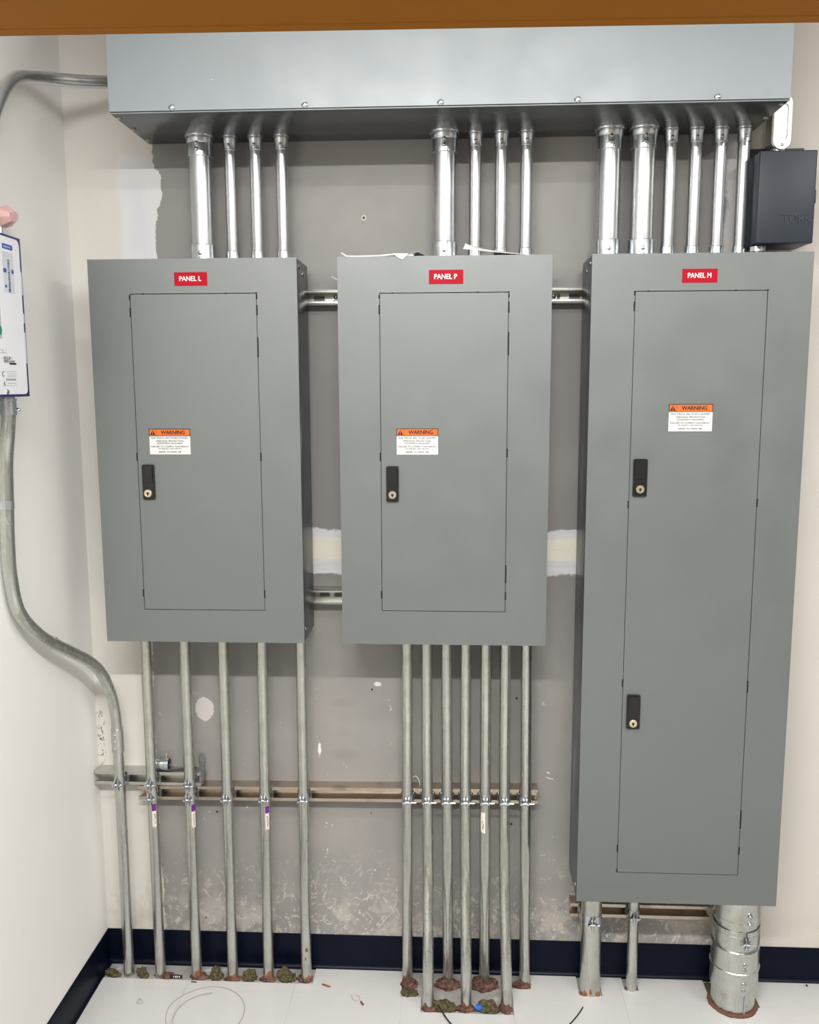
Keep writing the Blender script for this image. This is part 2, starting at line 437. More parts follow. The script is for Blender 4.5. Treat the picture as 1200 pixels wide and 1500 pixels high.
def latch(door, x0, x1, z0, z1, lx, lz):
    y = -D
    b = B(); b.prism(rounded(x0, x1, z0, z1, .004, y), (0, -.006, 0))
    h = z1-z0; i = .0035
    zm = z0+h*.44
    b.prism(rounded(x0+i, x1-i, zm+.006, z1-i, .002, y-.006), (0, -.0035, 0))        # paddle
    b.prism([(x0+i, y-.0055, zm+.006), (x1-i, y-.0055, zm+.006), (x1-i, y-.0095, zm+.006), (x0+i, y-.0095, zm+.006)], (0, 0, -.0022))
    b.prism(rounded(x0+i, x1-i, z0+i, zm-.012, .002, y-.006), (0, -.0015, 0))
    obj('latch', b, 'black_plastic', door)
    b = B(); b.lathe((lx, y-.005, lz), (0, -1, 0), [(0, .0098), (.0055, .0098), (.0068, .0085), (.0068, .0062), (.0058, .006)], 24)
    b.m(1).lathe((lx, y-.0105, lz), (0, -1, 0), [(0, .0032), (.0012, .0032)], 12); b.box(lx-.0012, lx+.0012, y-.0125, y-.011, lz-.0052, lz+.002)
    obj('lock_cylinder', b, ['brass', 'ink'], door, label='silver key lock')
def warning(door, x0, x1, z0, z1, tilt):
    y = -D-.0002; b = B(); w, h = x1-x0, z1-z0; cx, cz = (x0+x1)/2, (z0+z1)/2
    b.box(x0, x1, y-.0004, y, z0, z1)
    b.m(2).box(x0-.0006, x1+.0006, y-.0006, y, z1-h*.285, z1+.0006)
    b.m(1).box(x0+.0012, x1-.0012, y-.0008, y, z1-h*.262, z1-.0012)
    b.m(2).box(x0+w*.165, x0+w*.172, y-.0009, y, z1-h*.27, z1)
    tx, tz, t = x0+w*.088, z1-h*.14, h*.10
    b.prism([(tx-t*1.1, y-.0008, tz-t), (tx+t*1.1, y-.0008, tz-t), (tx, y-.0008, tz+t*1.05)], (0, -.0002, 0))
    b.m(1).box(tx-.0008, tx+.0008, y-.0012, y-.0009, tz-t*.35, tz+t*.5); b.box(tx-.0008, tx+.0008, y-.0012, y-.0009, tz-t*.75, tz-t*.52)
    yt = y-.0011
    b.m(2).text('WARNING', x0+w*.58, z1-h*.137, w*.58, h*.15, yt, .035)
    for s, f, wd in (('ELECTRICAL ARC FLASH HAZARD', .355, .90), ('PERSONAL PROTECTION', .475, .66), ('EQUIPMENT REQUIRED', .57, .62), ('FAILURE TO COMPLY CAN RESULT', .69, .93), ('IN INJURY OR DEATH', .785, .56), ('REFER TO NFPA 70E', .905, .55)):
        b.text(s, cx, z1-h*f, w*wd, h*.062, yt+.0004, .012)
    o = obj('warning_label', b, ['label_white', 'label_orange', 'ink'], door, 0)
    return o
def panelboard(letter, x0, zb, door, lab, warn, latches, slots_l, slots_r, label):
    W = .508; x1 = x0+W; t = thing('panelboard', (x0+W/2, -D/2, zb), label, 'electrical panel', 'grey electrical panels')
    b = B(); b.box(x0+.0008, x1-.0008, -D+.0035, -.0362, zb+.001, TOP-.001, .0015)
    b.m(1).box(x0+.03, x1-.03, -D+.0028, -D+.004, zb+.03, TOP-.03)  # black plate painted in for the shade behind the door gap
    obj('enclosure', b, ['enclosure_paint', 'gap_shade'], t)
    dx0, dx1, dz0, dz1 = door; gp = .0013
    b = B(); hole_plate(b, x0, x1, zb, TOP, dx0-gp, dx1+gp, dz0-gp, dz1+gp*1.3, -D, -D+.0027)
    b.m(1)
    for xs, sl in ((dx0-gp, slots_l), (dx1+gp, slots_r)):
        for z_, hh in sl: b.box(xs-.0022, xs+.0016, -D-.0002, -D+.001, z_-hh/2, z_+hh/2)  # thin black strips painted in for the shade of open slots
    for fx in (.1, .76, 1.): b.box(dx0+(dx1-dx0)*fx-.003, dx0+(dx1-dx0)*fx+.003, -D-.0002, -D+.001, dz1-.0005, dz1+.0024)
    obj('trim', b, ['panel_paint', 'gap_shade'], t)
    d = obj('door', B().box(dx0, dx1, -D-.0001, -D+.0024, dz0, dz1, .0005, 1), 'panel_paint', t)
    for l in latches: latch(d, *l)
    warning(d, *warn, 0)
    nx0, nx1, nz0, nz1 = lab
    b = B(); b.box(nx0, nx1, -D-.0009, -D, nz0, nz1, .0003, 1)
    b.m(1).text('PANEL '+letter, (nx0+nx1)/2-.001, (nz0+nz1)/2+.001, (nx1-nx0)*.66, (nz1-nz0)*.35, -D-.0012, .034)
    obj('name_label', b, ['label_red', 'label_white'], t, label='red label with white letters')
    for sx, nx in ((x0+.0008, -1), (x1-.0008, 1)):
        for yy, zz in ((-D+.03, TOP-.018), (-D+.085, TOP-.03), (-D+.03, zb+.03)):
            obj('screw', B().screw((sx, yy, zz), (nx, 0, 0), .0065), ['zinc', 'ink'], t)
    return t
ZB = 1.0287; ZM = .3457
panelboard('L', .1247, ZB, (.2265, .5335, 1.1135, 1.8925), (.3361, .4162, 1.9115, 1.9434), (.2580, .3600, 1.5065, 1.5690),
           [(.2369, .2673, 1.3940, 1.4815, .2512, 1.4104)], [(1.850, .022), (1.885, .012), (1.50, .02), (1.155, .02)], [(1.853, .024), (1.765, .048), (1.885, .012), (1.50, .02), (1.155, .02)],
           'leftmost grey wall panel with red label reading PANEL L')
panelboard('P', .7299, ZB, (.8310, 1.1360, 1.1155, 1.8895), (.9479, 1.0290, 1.9100, 1.9428), (.8692, .9698, 1.5060, 1.5690),
           [(.8433, .8735, 1.3905, 1.4780, .8585, 1.4078)], [(1.852, .022), (1.882, .008), (1.50, .022), (1.155, .02)], [(1.855, .026), (1.77, .055), (1.882, .008), (1.51, .022), (1.21, .045), (1.155, .02)],
           'middle grey wall panel with red label reading PANEL P and papers on top')
panelboard('M', 1.33, ZM, (1.4325, 1.7365, .4295, 1.8885), (1.5390, 1.6202, 1.9075, 1.9392), (1.5200, 1.6225, 1.5620, 1.6260),
           [(1.4398, 1.4732, 1.4055, 1.4960, 1.4566, 1.4230), (1.4423, 1.4756, .8180, .9060, 1.4584, .8334)],
           [(1.855, .022), (1.885, .01), (1.385, .018), (.935, .02), (.495, .02), (.434, .008)], [(1.39, .02), (.93, .03), (.58, .05), (.495, .02)],
           'tall grey wall panel on the right with red label reading PANEL M')

# ------------------------------------------------------------------ wireway above
WX0, WX1, WZ, WD = .2226, 1.7412, 2.2883, .2665
t = thing('wireway', ((WX0+WX1)/2, -WD/2, WZ), 'long grey metal wireway box across the wall above all three panels', 'wireway')
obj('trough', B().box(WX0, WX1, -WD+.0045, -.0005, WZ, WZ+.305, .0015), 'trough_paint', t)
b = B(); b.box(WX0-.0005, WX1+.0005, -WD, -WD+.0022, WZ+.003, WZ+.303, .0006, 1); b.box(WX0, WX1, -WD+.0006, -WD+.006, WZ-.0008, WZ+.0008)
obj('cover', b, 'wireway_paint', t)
for x in (.3681, .6717, .9768, 1.2802, 1.5847):
    b = B(); b.m(1).prism(rounded(x-.0085, x+.0035, WZ+.006, WZ+.0125, .003, -WD-.0001), (0, -.0003, 0)); b.screw((x, -WD-.0004, WZ+.0092), (0, -1, 0), .0068)
    obj('screw', b, ['zinc', 'ink'], t)
for x, y in ((.2315, -.2285), (.2315, -.1333), (.2335, -.04), (1.7317, -.2341), (1.7325, -.131)):
    obj('screw', B().screw((x, y, WZ), (0, 0, -1), .006), ['strut_metal', 'ink'], t)

# ------------------------------------------------------------------ conduits
def connector(par, x, y, z0, z1, r, flange, nscrew, mat='zinc', dirx=0.):
    """set-screw connector; flange 'top' / 'bottom' / None"""
    h = z1-z0; R = r*1.10+.0008
    pr = [(0, R), (h, R)]
    if flange == 'top': pr = [(0, R-.0006), (.001, R), (h*.62, R), (h*.66, R*1.04), (h*.90, R*1.06), (h*.93, R*1.17), (h, R*1.19)]
    if flange == 'bottom': pr = [(0, R*1.02), (h*.1, R*1.02), (h*.14, R), (h-.001, R), (h, R-.0006)]
    c = obj('connector', B().lathe((x, y, z0), (0, 0, 1), pr, 28), mat, par)
    d = Vector((dirx, -1, 0)).normalized()
    zs = [z0+h*.35] if nscrew == 1 else [z0+h*.28, z0+h*.56]
    for z in zs: obj('set_screw', B().screw(Vector((x, y, z))+d*(R-.0005), d, .0042 if nscrew == 1 else .0052, True, 0, 1, .004), ['zinc', 'ink'], c)
    return c
R1, R2, R4 = .01475, .0279, .0572
def top_conduit(x, r, label, y=None):
    y = y or -.041-r*.6-.003
    t = thing('conduit', (x, y, TOP-.001), label, 'conduit', 'short conduits between the wireway and the panels')
    obj('pipe', B().lathe((x, y, TOP-.0005), (0, 0, 1), [(0, r), (WZ-TOP, r)], 32), 'galvanized_bright', t)
    big = r > .02
    connector(t, x, y, WZ-(.050 if big else .034), WZ, r, 'top', 2 if big else 1)
    connector(t, x, y, TOP-.001, 2.026 if big else 2.011, r, 'bottom', 2 if big else 1, 'zinc')
tops = [(.3715, R2, 'wide shiny conduit rising from PANEL L to the wireway'),
        (.4455, R1, 'leftmost of the three thin shiny conduits above PANEL L'),
        (.5095, R1, 'middle one of the three thin shiny conduits above PANEL L'),
        (.5755, R1, 'rightmost of the three thin shiny conduits above PANEL L'),
        (.9822, R2, 'wide shiny conduit rising from PANEL P to the wireway'),
        (1.0585, R1, 'leftmost of the three thin shiny conduits above PANEL P'),
        (1.1222, R1, 'middle one of the three thin shiny conduits above PANEL P'),
        (1.1848, R1, 'rightmost of the three thin shiny conduits above PANEL P'),
        (1.3850, R2, 'left one of the two wide shiny conduits above PANEL M'),
        (1.4675, R2, 'right one of the two wide shiny conduits above PANEL M'),
        (1.5345, R1, 'leftmost of the four thin shiny conduits above PANEL M'),
        (1.5950, R1, 'second from the left of the four thin shiny conduits above PANEL M'),
        (1.6540, R1, 'third from the left of the four thin shiny conduits above PANEL M'),
        (1.7105, R1, 'rightmost thin shiny conduit above PANEL M, beside the dark timer box')]
for x, r, l in tops: top_conduit(x, r, l)

def sticker(par, x, y, r, z0, z1, ang, wid, purple):
    b = B(); n = 6; rr = r+.0006; zp = z1-(z1-z0)*.28
    random.seed(int(x*1000))
    for k in range(n):
        a0 = math.radians(ang+wid*(k/n-.5)); a1 = math.radians(ang+wid*((k+1)/n-.5))
        P = lambda a, z: (x+math.sin(a)*rr, y-math.cos(a)*rr, z)
        lo = z0+random.uniform(0, .006)
        for za, zb_, mi in ((lo, zp, 0), (zp, z1, 1 if purple else 0)):
            b.m(mi).poly([P(a0, za), P(a1, za), P(a1, zb_), P(a0, zb_)])
    b.m(2)
    P = lambda a, z: (x+math.sin(math.radians(a))*(rr+.0004), y-math.cos(math.radians(a))*(rr+.0004), z)
    for k in range(6):
        zz = z0+.012+k*(zp-z0-.018)/6; a = ang+random.uniform(-wid*.2, wid*.05); ww = wid*random.uniform(.1, .3)
        b.poly([P(a, zz), P(a+ww, zz), P(a+ww, zz+.003), P(a, zz+.003)])
    obj('sticker', b, ['sticker_paper', 'purple', 'ink'], par, 0, 'purple and white torn label' if purple else 'torn whitish label')
YC = -.041-R1
lowL = [(.1720, .1712, 'first of five conduits under PANEL L from the left, with purple sticker'),
        (.2800, .2768, 'second of five conduits under PANEL L, with purple sticker and rusty foot'),
        (.3852, .3815, 'third of the five conduits under PANEL L, the middle one without a sticker'),
        (.4925, .4845, 'fourth of the five conduits under PANEL L, with purple and white sticker'),
        (.5988, .5935, 'rightmost of the five conduits under PANEL L, spotted with orange rust')]
for i, (xa, xb, l) in enumerate(lowL):
    t = thing('conduit', (xb, YC, TH), l, 'conduit', 'conduits from PANEL L down to the floor')
    obj('pipe', B().tube([(xb, YC, TH), (xa, YC, ZB+.002)], R1, 28), 'galvanized', t)
    if i in (0, 1, 3): sticker(t, xb+(xa-xb)*.47, YC, R1, .453, .524, (28, 45, 32)[(0, 1, None, 2).index(i) if i != 3 else 2], 42, True)
    if i in (1, 3, 4, 2):
        b = B(); zz = (.028, .018, .032, .02)[(1, 2, 3, 4).index(i)]
        b.lump((xb+.003, YC-R1*.72, zz*.5), .010, .0048, zz*.5, i, .28); 
        if i == 4: [obj('rust_patch', B().lump((xb+dx, YC-R1*.96, zq), rx, .0018, rz, 3, .35), 'rust', t, label='orange rust') for dx, zq, rx, rz in ((.004, .098, .0042, .0065), (.001, .070, .002, .006))]
        obj('rust_patch', b, 'rust', t, label='orange rust')
lowP = [(.8848, .8810, -.0475, 'first conduit under PANEL P from the left, standing back at the wall'),
        (.9372, .9440, -.1580, 'second conduit under PANEL P, bent forward at its foot beside the black wire'),
        (.9895, .9965, -.0500, 'third conduit under PANEL P from the left, standing back in a lump of red sealant'),
        (1.0415, 1.0464, -.1500, 'fourth conduit under PANEL P, the middle one, bent forward at its foot'),
        (1.0950, 1.0985, -.0450, 'fifth conduit under PANEL P from the left, with a torn white sticker'),
        (1.1475, 1.1550, -.1460, 'sixth conduit under PANEL P from the left, bent forward at its foot'),
        (1.2025, 1.2115, -.0500, 'rightmost of the seven conduits under PANEL P, standing back at the wall')]
for i, (xa, xb, yb, l) in enumerate(lowP):
    t = thing('conduit', (xb, yb, TH), l, 'conduit', 'conduits from PANEL P down to the floor')
    if yb < -.1:
        pts = [(xb, yb, TH), (xb, yb, .05)]+[(xb+(xa-xb)*s*.6, yb+(YC-yb)*(s*s*(3-2*s)), .07+.30*s) for s in [k/14 for k in range(1, 15)]]+[(xa, YC, .7), (xa, YC, ZB+.002)]
    else:
        pts = [(xb, yb, TH), (xb+(xa-xb)*.3, YC, .33), (xa, YC, ZB+.002)]
    obj('pipe', B().tube(pts, R1, 28), 'galvanized', t)
    if i == 4: sticker(t, 1.0965, YC, R1, .459, .520, -24, 50, False)
    b = B(); b.lump((xb-.002, yb-R1*.74, .010), .011, .0046, .013, 20+i, .3); 
    if i in (0, 1, 3, 5, 6): obj('rust_patch', b, 'rust_dark', t, label='reddish rust')
# PANEL M bottom
t = thing('conduit', (1.3915, -.069, TH), 'wide conduit under PANEL M at its left end, with rust at the foot', 'conduit')
obj('pipe', B().tube([(1.3915, -.069, TH), (1.3900, -.069, ZM+.002)], R2, 32), 'galvanized', t)
b = B(); b.lump((1.391, -.0945, .014), .006, .0028, .018, 2, .3); b.lump((1.376, -.0915, .004), .010, .004, .009, 3, .3); b.lump((1.407, -.0905, .004), .009, .004, .009, 4, .3)
obj('rust_patch', b, 'rust', t, label='orange rust')
t = thing('conduit', (1.5085, YC, TH), 'thin conduit under PANEL M, between the two wider ones', 'conduit')
obj('pipe', B().tube([(1.5085, YC, TH), (1.5075, YC, ZM+.002)], R1, 28), 'galvanized', t)
BX, BY = 1.7735, -.0985
t = thing('conduit', (BX, BY, TH), 'very wide conduit with bolted couplings under PANEL M at the right end', 'conduit')
obj('pipe', B().tube([(BX, BY, TH), (BX, BY, ZM+.002)], R4, 48), 'galvanized', t)
b = B(); b.box(BX+.012, BX+.0145, BY-R4-.0006, BY-R4+.004, .0, .06); obj('seam', b, 'ink_grey', t)
b = B(); RR = R4+.0055
c = obj('connector', B().lathe((BX, BY, .256), (0, 0, 1), [(0, R4+.0005), (.001, RR), (.012, RR), (.0125, RR-.0008), (.088, RR-.0008), (.0895, RR)], 48), 'galvanized', t)
for dz in (.032, .055): obj('set_screw', B().screw((BX+.016, BY-RR*.985, .24+dz-.005), (.25, -1, 0), .0065, True, 0, 1, .006), ['zinc', 'ink'], c)
c = obj('coupling', B().lathe((BX, BY, .062), (0, 0, 1), [(0, R4+.0005), (.001, RR), (.057, RR), (.059, RR+.0022), (.062, RR+.0022), (.064, RR), (.120, RR), (.121, R4+.0005)], 48), 'galvanized', t)
for z in (.078, .096, .136, .152): obj('set_screw', B().screw((BX+.007, BY-RR*.995, z), (.1, -1, 0), .0062, True, 0, 1, .006), ['zinc', 'ink'], c)

# left bent conduit from the blue box down to the floor
t = thing('conduit', (.079, YC, TH), 'long conduit bent from the navy box down to the floor', 'conduit')
path = [(.045, -.4695, 1.655), (.045, -.4690, 1.62), (.038, -.466, 1.57), (.026, -.458, 1.51), (.0205, -.456, 1.42), (.0205, -.4635, 1.33), (.021, -.463, 1.25), (.024, -.440, 1.165),
        (.033, -.362, 1.087), (.045, -.250, 1.0185), (.058, -.168, .967), (.068, -.112, .915), (.0755, -.073, .845), (.0795, -.0575, .775), (.081, YC, .712), (.081, YC, .62), (.0805, YC, .4), (.079, YC, TH)]
obj('pipe', B().tube(spline(path, 8), R1, 28), 'galvanized', t)
c = obj('connector', B().lathe((.045, -.4695, 1.612), (0, 0, 1), [(0, R1), (.001, .0172), (.030, .0172), (.031, .0185), (.036, .0185)], 28), 'zinc', t)
obj('set_screw', B().screw((.0625, -.4645, 1.624), (1, .2, 0), .0042, True, 0, 1, .006), ['zinc', 'ink'], c)
c = obj('coupling', B().lathe((.081, YC, .671), (0, 0, 1), [(0, R1), (.0008, .0172), (.066, .0172), (.0668, R1)], 28), 'galvanized', t)
for z in (.684, .704, .722): obj('set_screw', B().screw((.079, YC-.0172, z), (-.1, -1, 0), .0038, True, 0, 1, .003), ['zinc', 'ink'], c)
# its strap on the wall
b = B(); n = 20
def ring_strap(b, cx, cy, cz, r, th, w, a0, a1, n=24):
    """band round a vertical pipe from angle a0 to a1 (0 = towards the camera, degrees)"""
    pr = []
    for k in range(n+1):
        a = math.radians(a0+(a1-a0)*k/n); pr.append((math.sin(a), -math.cos(a)))
    o = [(cx+x*(r+th), cy+y*(r+th), cz-w/2) for x, y in pr]; i = [(cx+x*r, cy+y*r, cz-w/2) for x, y in pr]
    for k in range(n): b.prism([o[k], o[k+1], i[k+1], i[k]], (0, 0, w))
ring_strap(b, .0205, -.4558, 1.414, R1+.0002, .0022, .018, -200, 70)
b.box(0., .003, -.4440, -.4180, 1.405, 1.423, .001); b.box(.003, .0305, -.4446, -.4422, 1.405, 1.423)
b.screw((.003, -.427, 1.414), (1, 0, 0), .005)
solo('pipe_strap', b, ['zinc', 'ink'], 'zinc strap holding the bent conduit to the left wall', 'strap')
p = at(81, 936, 'x', .0)
solo('screw', B().screw((.001, p.y, p.z), (1, 0, 0), .0042, h=.005), ['ink', 'ink'], 'small dark screw head in the left wall just above the conduit bend', 'screw')

# upper left conduit from the wireway round to the box
t = thing('conduit', (.03, -.565, 1.984), 'conduit from the left end of the wireway curving down along the left wall', 'conduit')
path = [(WX0+.001, -.068, 2.4165), (.165, -.105, 2.407), (.108, -.145, 2.398), (.062, -.185, 2.391), (.036, -.228, 2.381), (.0255, -.272, 2.368), (.0245, -.310, 2.350), (.0245, -.345, 2.325), (.0245, -.378, 2.291), (.0245, -.420, 2.235), (.026, -.490, 2.150), (.034, -.545, 2.06), (.04, -.56, 1.984)]
obj('pipe', B().tube(spline(path, 8), R1, 28), 'galvanized_plain', t)

# ------------------------------------------------------------------ strut channels
def strut(b, x0, x1, z0, z1, yd, z0b=None, th=.0025, lip=.009, back=True):
    """open-front channel; z0b: height at the x1 end when it runs slightly off level"""
    dz = (z0b-z0) if z0b is not None else 0.
    H = z1-z0
    out = [(0, 0), (0, H), (-yd, H), (-yd, H-lip), (-yd+.007, H-lip), (-yd+.007, H-lip+th), (-yd+th, H-lip+th), (-yd+th, H-th), (-th, H-th),
           (-th, th), (-yd+th, th), (-yd+th, lip-th), (-yd+.007, lip-th), (-yd+.007, lip), (-yd, lip), (-yd, 0)]
    a = [b.bm.verts.new((x0, y, z0+z)) for y, z in out]; c = [b.bm.verts.new((x1, y, z0+z+dz)) for y, z in out]; n = len(out); fs = []
    for i in range(n): fs.append(b.bm.faces.new((a[i], a[(i+1) % n], c[(i+1) % n], c[i])))
    for q in (a, c):
        for idx in ((0, 1, 7, 8), (0, 8, 9, 15), (1, 2, 3, 7), ): pass
        fs.append(b.bm.faces.new(q))
    b._tag(fs)
def slotted(b, x0, x1, z0, z1, yd, first, pitch, sw=.028, sh=.0135, th=.0025, lip=.0085):
    zc = (z0+z1)/2; xs = [x0]; k = first
    while k+sw < x1: xs += [k, k+sw]; k += pitch
    xs.append(x1); zs = (z0, zc-sh/2, zc+sh/2, z1)
    for i in range(len(xs)-1):
        for j in range(3):
            if j == 1 and i % 2 == 1: continue
            b.box(xs[i], xs[i+1], -th, 0, zs[j], zs[j+1])
    b.box(x0, x1, -yd, 0, z1-th, z1); b.box(x0, x1, -yd, 0, z0, z0+th)
    b.box(x0, x1, -yd, -yd+th, z1-lip, z1, .0008); b.box(x0, x1, -yd, -yd+th, z0, z0+lip, .0008)
b = B(); slotted(b, .20, 1.78, 1.8785, 1.9165, .0363, .6425, .0507)
t = thing('strut_channel', (.99, -.018, 1.8785), 'slotted strut rail seen in the gaps high between the grey panels', 'strut channel')
obj('channel', b, 'strut_metal', t)
for x, z in ((.7010, 1.9015), (1.2614, 1.8985)):
    b = B(); b.lathe((x, -.0025, z), (0, -1, 0), [(0, .0105), (.0015, .0105), (.0015, .0078), (.005, .0074), (.0065, .004)], 18); b.screw((x, -.0085, z), (0, -1, 0), .005)
    obj('screw', b, ['zinc', 'ink'], t)
b = B(); slotted(b, .20, 1.02, 1.0885, 1.1305, .0363, .643, .0407)
t = tag(obj('strut_channel', b, 'strut_metal'), 'slotted strut rail seen low in the gap between PANEL L and PANEL P', 'strut channel'); recentre(t)
b = B(); strut(b, .004, .3050, .5665, .6055, .041)
solo('strut_channel', b, 'strut_metal', 'short upper strut rail starting at the left wall corner, carrying a loose coupling', 'strut channel', smooth=0)
b = B(); strut(b, .1270, 1.2412, .5235, .5640, .041, .5345)
solo('strut_channel', b, 'strut_worn', 'long brownish strut rail crossing behind the conduits of PANEL L and PANEL P', 'strut channel', smooth=0)
b = B(); strut(b, 1.3370, 1.7200, .2035, .2430, .041)
solo('strut_channel', b, 'strut_worn', 'brownish strut rail low on the wall under PANEL M', 'strut channel', smooth=0)

# strut clamps
def clamp(x, y, z, r, label, group, bolt=.018, small=False):
    t = thing('strut_clamp', (x, y, z-.02), label, 'strut clamp', group)
    th = .0018; w = .024 if r < .02 else .030
    for sgn in (-1, 1):
        pr = []
        yb = -.036
        pr.append((x+sgn*(r+.0055), yb)); pr.append((x+sgn*(r+.005), yb-.006))
        pr.append((x+sgn*(r+.0022), -.046))
        for k in range(9):
            a = math.radians(95-k*(95-14)/8); pr.append((x+sgn*math.sin(a)*(r+.0012), y-math.cos(a)*(r+.0012)))
        ex = x+sgn*.0042
        pr.append((ex, y-r-.004)); pr.append((ex, y-r-.013))
        b = B()
        hs = [w]*len(pr); 
        for (p0, h0), (p1, h1) in zip(list(zip(pr, hs))[:-2], list(zip(pr, hs))[1:-1]):
            d = Vector((p1[0]-p0[0], p1[1]-p0[1])); nn = Vector((-d.y, d.x)).normalized()*th*sgn*-1
            b.prism([(p0[0], p0[1], z-w/2), (p1[0], p1[1], z-w/2), (p1[0]+nn.x, p1[1]+nn.y, z-w/2), (p0[0]+nn.x, p0[1]+nn.y, z-w/2)], (0, 0, w))
        # ear: an oval plate standing out in front of the pipe
        ey = y-r-.0065; pts = []
        for k in range(16):
            a = 2*math.pi*k/16; pts.append((ex-th/2, ey-math.cos(a)*.0085, z-.004+math.sin(a)*.0165))
        b.prism(pts, (th, 0, 0))
        obj('strap', b, 'zinc', t)
    by = y-r-.0075; bz = z-.004
    b = B(); b.lathe((x-.0105, by, bz), (1, 0, 0), [(-.0035, .0042), (-.0025, .0058), (.003, .0058), (.004, .003)], 6)
    b.lathe((x-.0105, by, bz), (1, 0, 0), [(0, .0026), (.0105+.006+bolt, .0026)], 10)
    obj('bolt', b, 'zinc', t)
    b = B(); b.lathe((x+.0060, by, bz), (1, 0, 0), [(0, .0058), (.005, .0058)], 6); obj('nut', b, 'zinc', t)
GC = 'strut clamps on the conduits'
clamp(.0808, YC, .5860, R1, 'strut clamp on the bent conduit beside the left wall corner', GC, .008)
clamp(.1718, YC, .5860, R1, 'upper of two strut clamps on the first conduit under PANEL L', GC, .008)
clamp(.2786, YC, .5860, R1, 'upper of two strut clamps on the second conduit under PANEL L', GC, .008)
for i, o in enumerate(('lower of two strut clamps on the first conduit under PANEL L', 'lower of two strut clamps on the second conduit under PANEL L', 'strut clamp on the third conduit under PANEL L', 'strut clamp on the fourth conduit under PANEL L', 'strut clamp on the rightmost conduit under PANEL L')):
    xa, xb = lowL[i][:2]; clamp(xb+(xa-xb)*.53, YC, .5445+.011*(xa-.127)/1.114, R1, o, GC, .008)
for i, o in enumerate(('first', 'second', 'third', 'fourth', 'fifth', 'sixth', 'seventh')):
    xa, xb = lowP[i][:2]; clamp(xa+(.0015 if i else 0), YC, .5445+.011*(xa-.127)/1.114, R1, 'strut clamp on the %s conduit from the left under PANEL P' % o, GC)
clamp(1.3905, -.069, .2225, R2, 'strut clamp on the wide conduit under PANEL M at its left end', GC, .012)
clamp(1.5080, YC, .2285, R1, 'strut clamp on the thin conduit under PANEL M', GC, .010)
t = thing('strut_clamp', (BX, BY, .19), 'large strap clamp round the very wide conduit under PANEL M', 'strut clamp', GC)
for a0, a1 in ((-128, -1.5), (10, 128)):
    b = B(); ring_strap(b, BX, BY, .219, R4+.0016, .0022, .046, a0, a1, 40); ring_strap(b, BX, BY, .219, R4+.0024, .0024, .018, a0, a1, 40); obj('strap', b, 'galvanized', t)
b = B(); ey = BY-R4-.010
for ex in (BX+.0025, BX+.0115):
    b.prism([(ex, ey-math.cos(2*math.pi*k/16)*.0105, .215+math.sin(2*math.pi*k/16)*.020) for k in range(16)], (.002, 0, 0))
obj('ear', b, 'zinc', t)
b = B(); b.lathe((BX-.004, ey, .213), (1, 0, 0), [(-.003, .006), (.004, .006)], 6); b.lathe((BX-.004, ey, .213), (1, 0, 0), [(0, .003), (.036, .003)], 10)
obj('bolt', b, 'zinc', t)

# ------------------------------------------------------------------ loose things on the short rail
p = at(238, 1118, 'y', -.028)
b = B(); b.lathe((p.x-.0215, -.0275, .6055+.0182), (1, 0, 0), [(0, .0155), (0, .0180), (.003, .0180), (.0035, .0174), (.012, .0174), (.013, .0165), (.030, .0165), (.031, .0180), (.041, .0182), (.041, .0155), (.002, .0153)], 28)
t = thing('conduit_coupling', (p.x, -.0275, .6055), 'loose zinc coupling lying on the short rail near the wall', 'coupling')
obj('sleeve', b, 'zinc', t)
b = B(); b.lathe((p.x+.012, -.0275, .640), (0, 0, 1), [(0, .0024), (.012, .0024), (.012, .0036), (.016, .0036)], 12); obj('screw', b, 'brass', t)
a, c = at(247, 1131, 'z', .6075), at(270, 1123, 'z', .6085)
solo('wire_offcut', B().tube(spline([(a.x, -.034, .6078), (a.x+.02, -.026, .6078), (.286, -.014, .6085)], 4), .0018, 8), 'wire_black', 'thin black wire offcut lying on the short rail', 'wire')
b = B(); b.lump((.3045, -.023, .588), .007, .021, .026, 4, .3, 4, fr=9); b.lump((.300, -.0035, .625), .010, .003, .022, 9, .5, 3)
solo('tape_scrap', b, 'tape_grey', 'crumpled grey tape wrapped over the right end of the short rail', 'tape')
a = at(606, 1150, 'y', -.02); c = at(612, 1138, 'y', -.02); d = at(617, 1152, 'y', -.03)
solo('wire_offcut', B().tube(spline([at(604, 1139, 'y', -.006), at(609, 1137, 'y', -.012), at(613, 1141, 'y', -.018), at(615.5, 1150, 'y', -.02), at(615.5, 1158, 'y', -.02)], 6), .0011, 8), 'nylon', 'thin pale wire loop sticking up from the long rail', 'wire')

# ------------------------------------------------------------------ timer box and conduit body, top right
TX0, TX1, TZ0, TZ1, TY = 1.7285, 1.8625, 2.0055, 2.2190, -.120
t = thing('timer_box', ((TX0+TX1)/2, -.06, TZ0), 'dark blue grey timer box with embossed name, right of the top conduits', 'timer box')
b = B(); b.box(TX0+.001, TX1-.001, TY+.016, -.006, TZ0+.001, TZ1-.001, .002); obj('case', b, 'timer_paint', t)
b = B(); b.box(TX0, TX1, TY, TY+.016, TZ0, TZ1, .0035, 3); d = obj('cover', b, 'timer_paint', t)
b = B(); b.text('TORK', 1.8215, 2.0625, .069, .0215, TY-.0004, 0); 
r = bmesh.ops.extrude_face_region(b.bm, geom=list(b.bm.faces)); bmesh.ops.translate(b.bm, vec=(0, -.0011, 0), verts=[e for e in r['geom'] if isinstance(e, bmesh.types.BMVert)])
obj('embossed_lettering', b, 'timer_paint', d, 0)
b = B(); b.box(1.737, 1.872, -.005, -.0005, 2.02, 2.2505, .0006, 1); obj('back_plate', b, 'timer_paint', t)
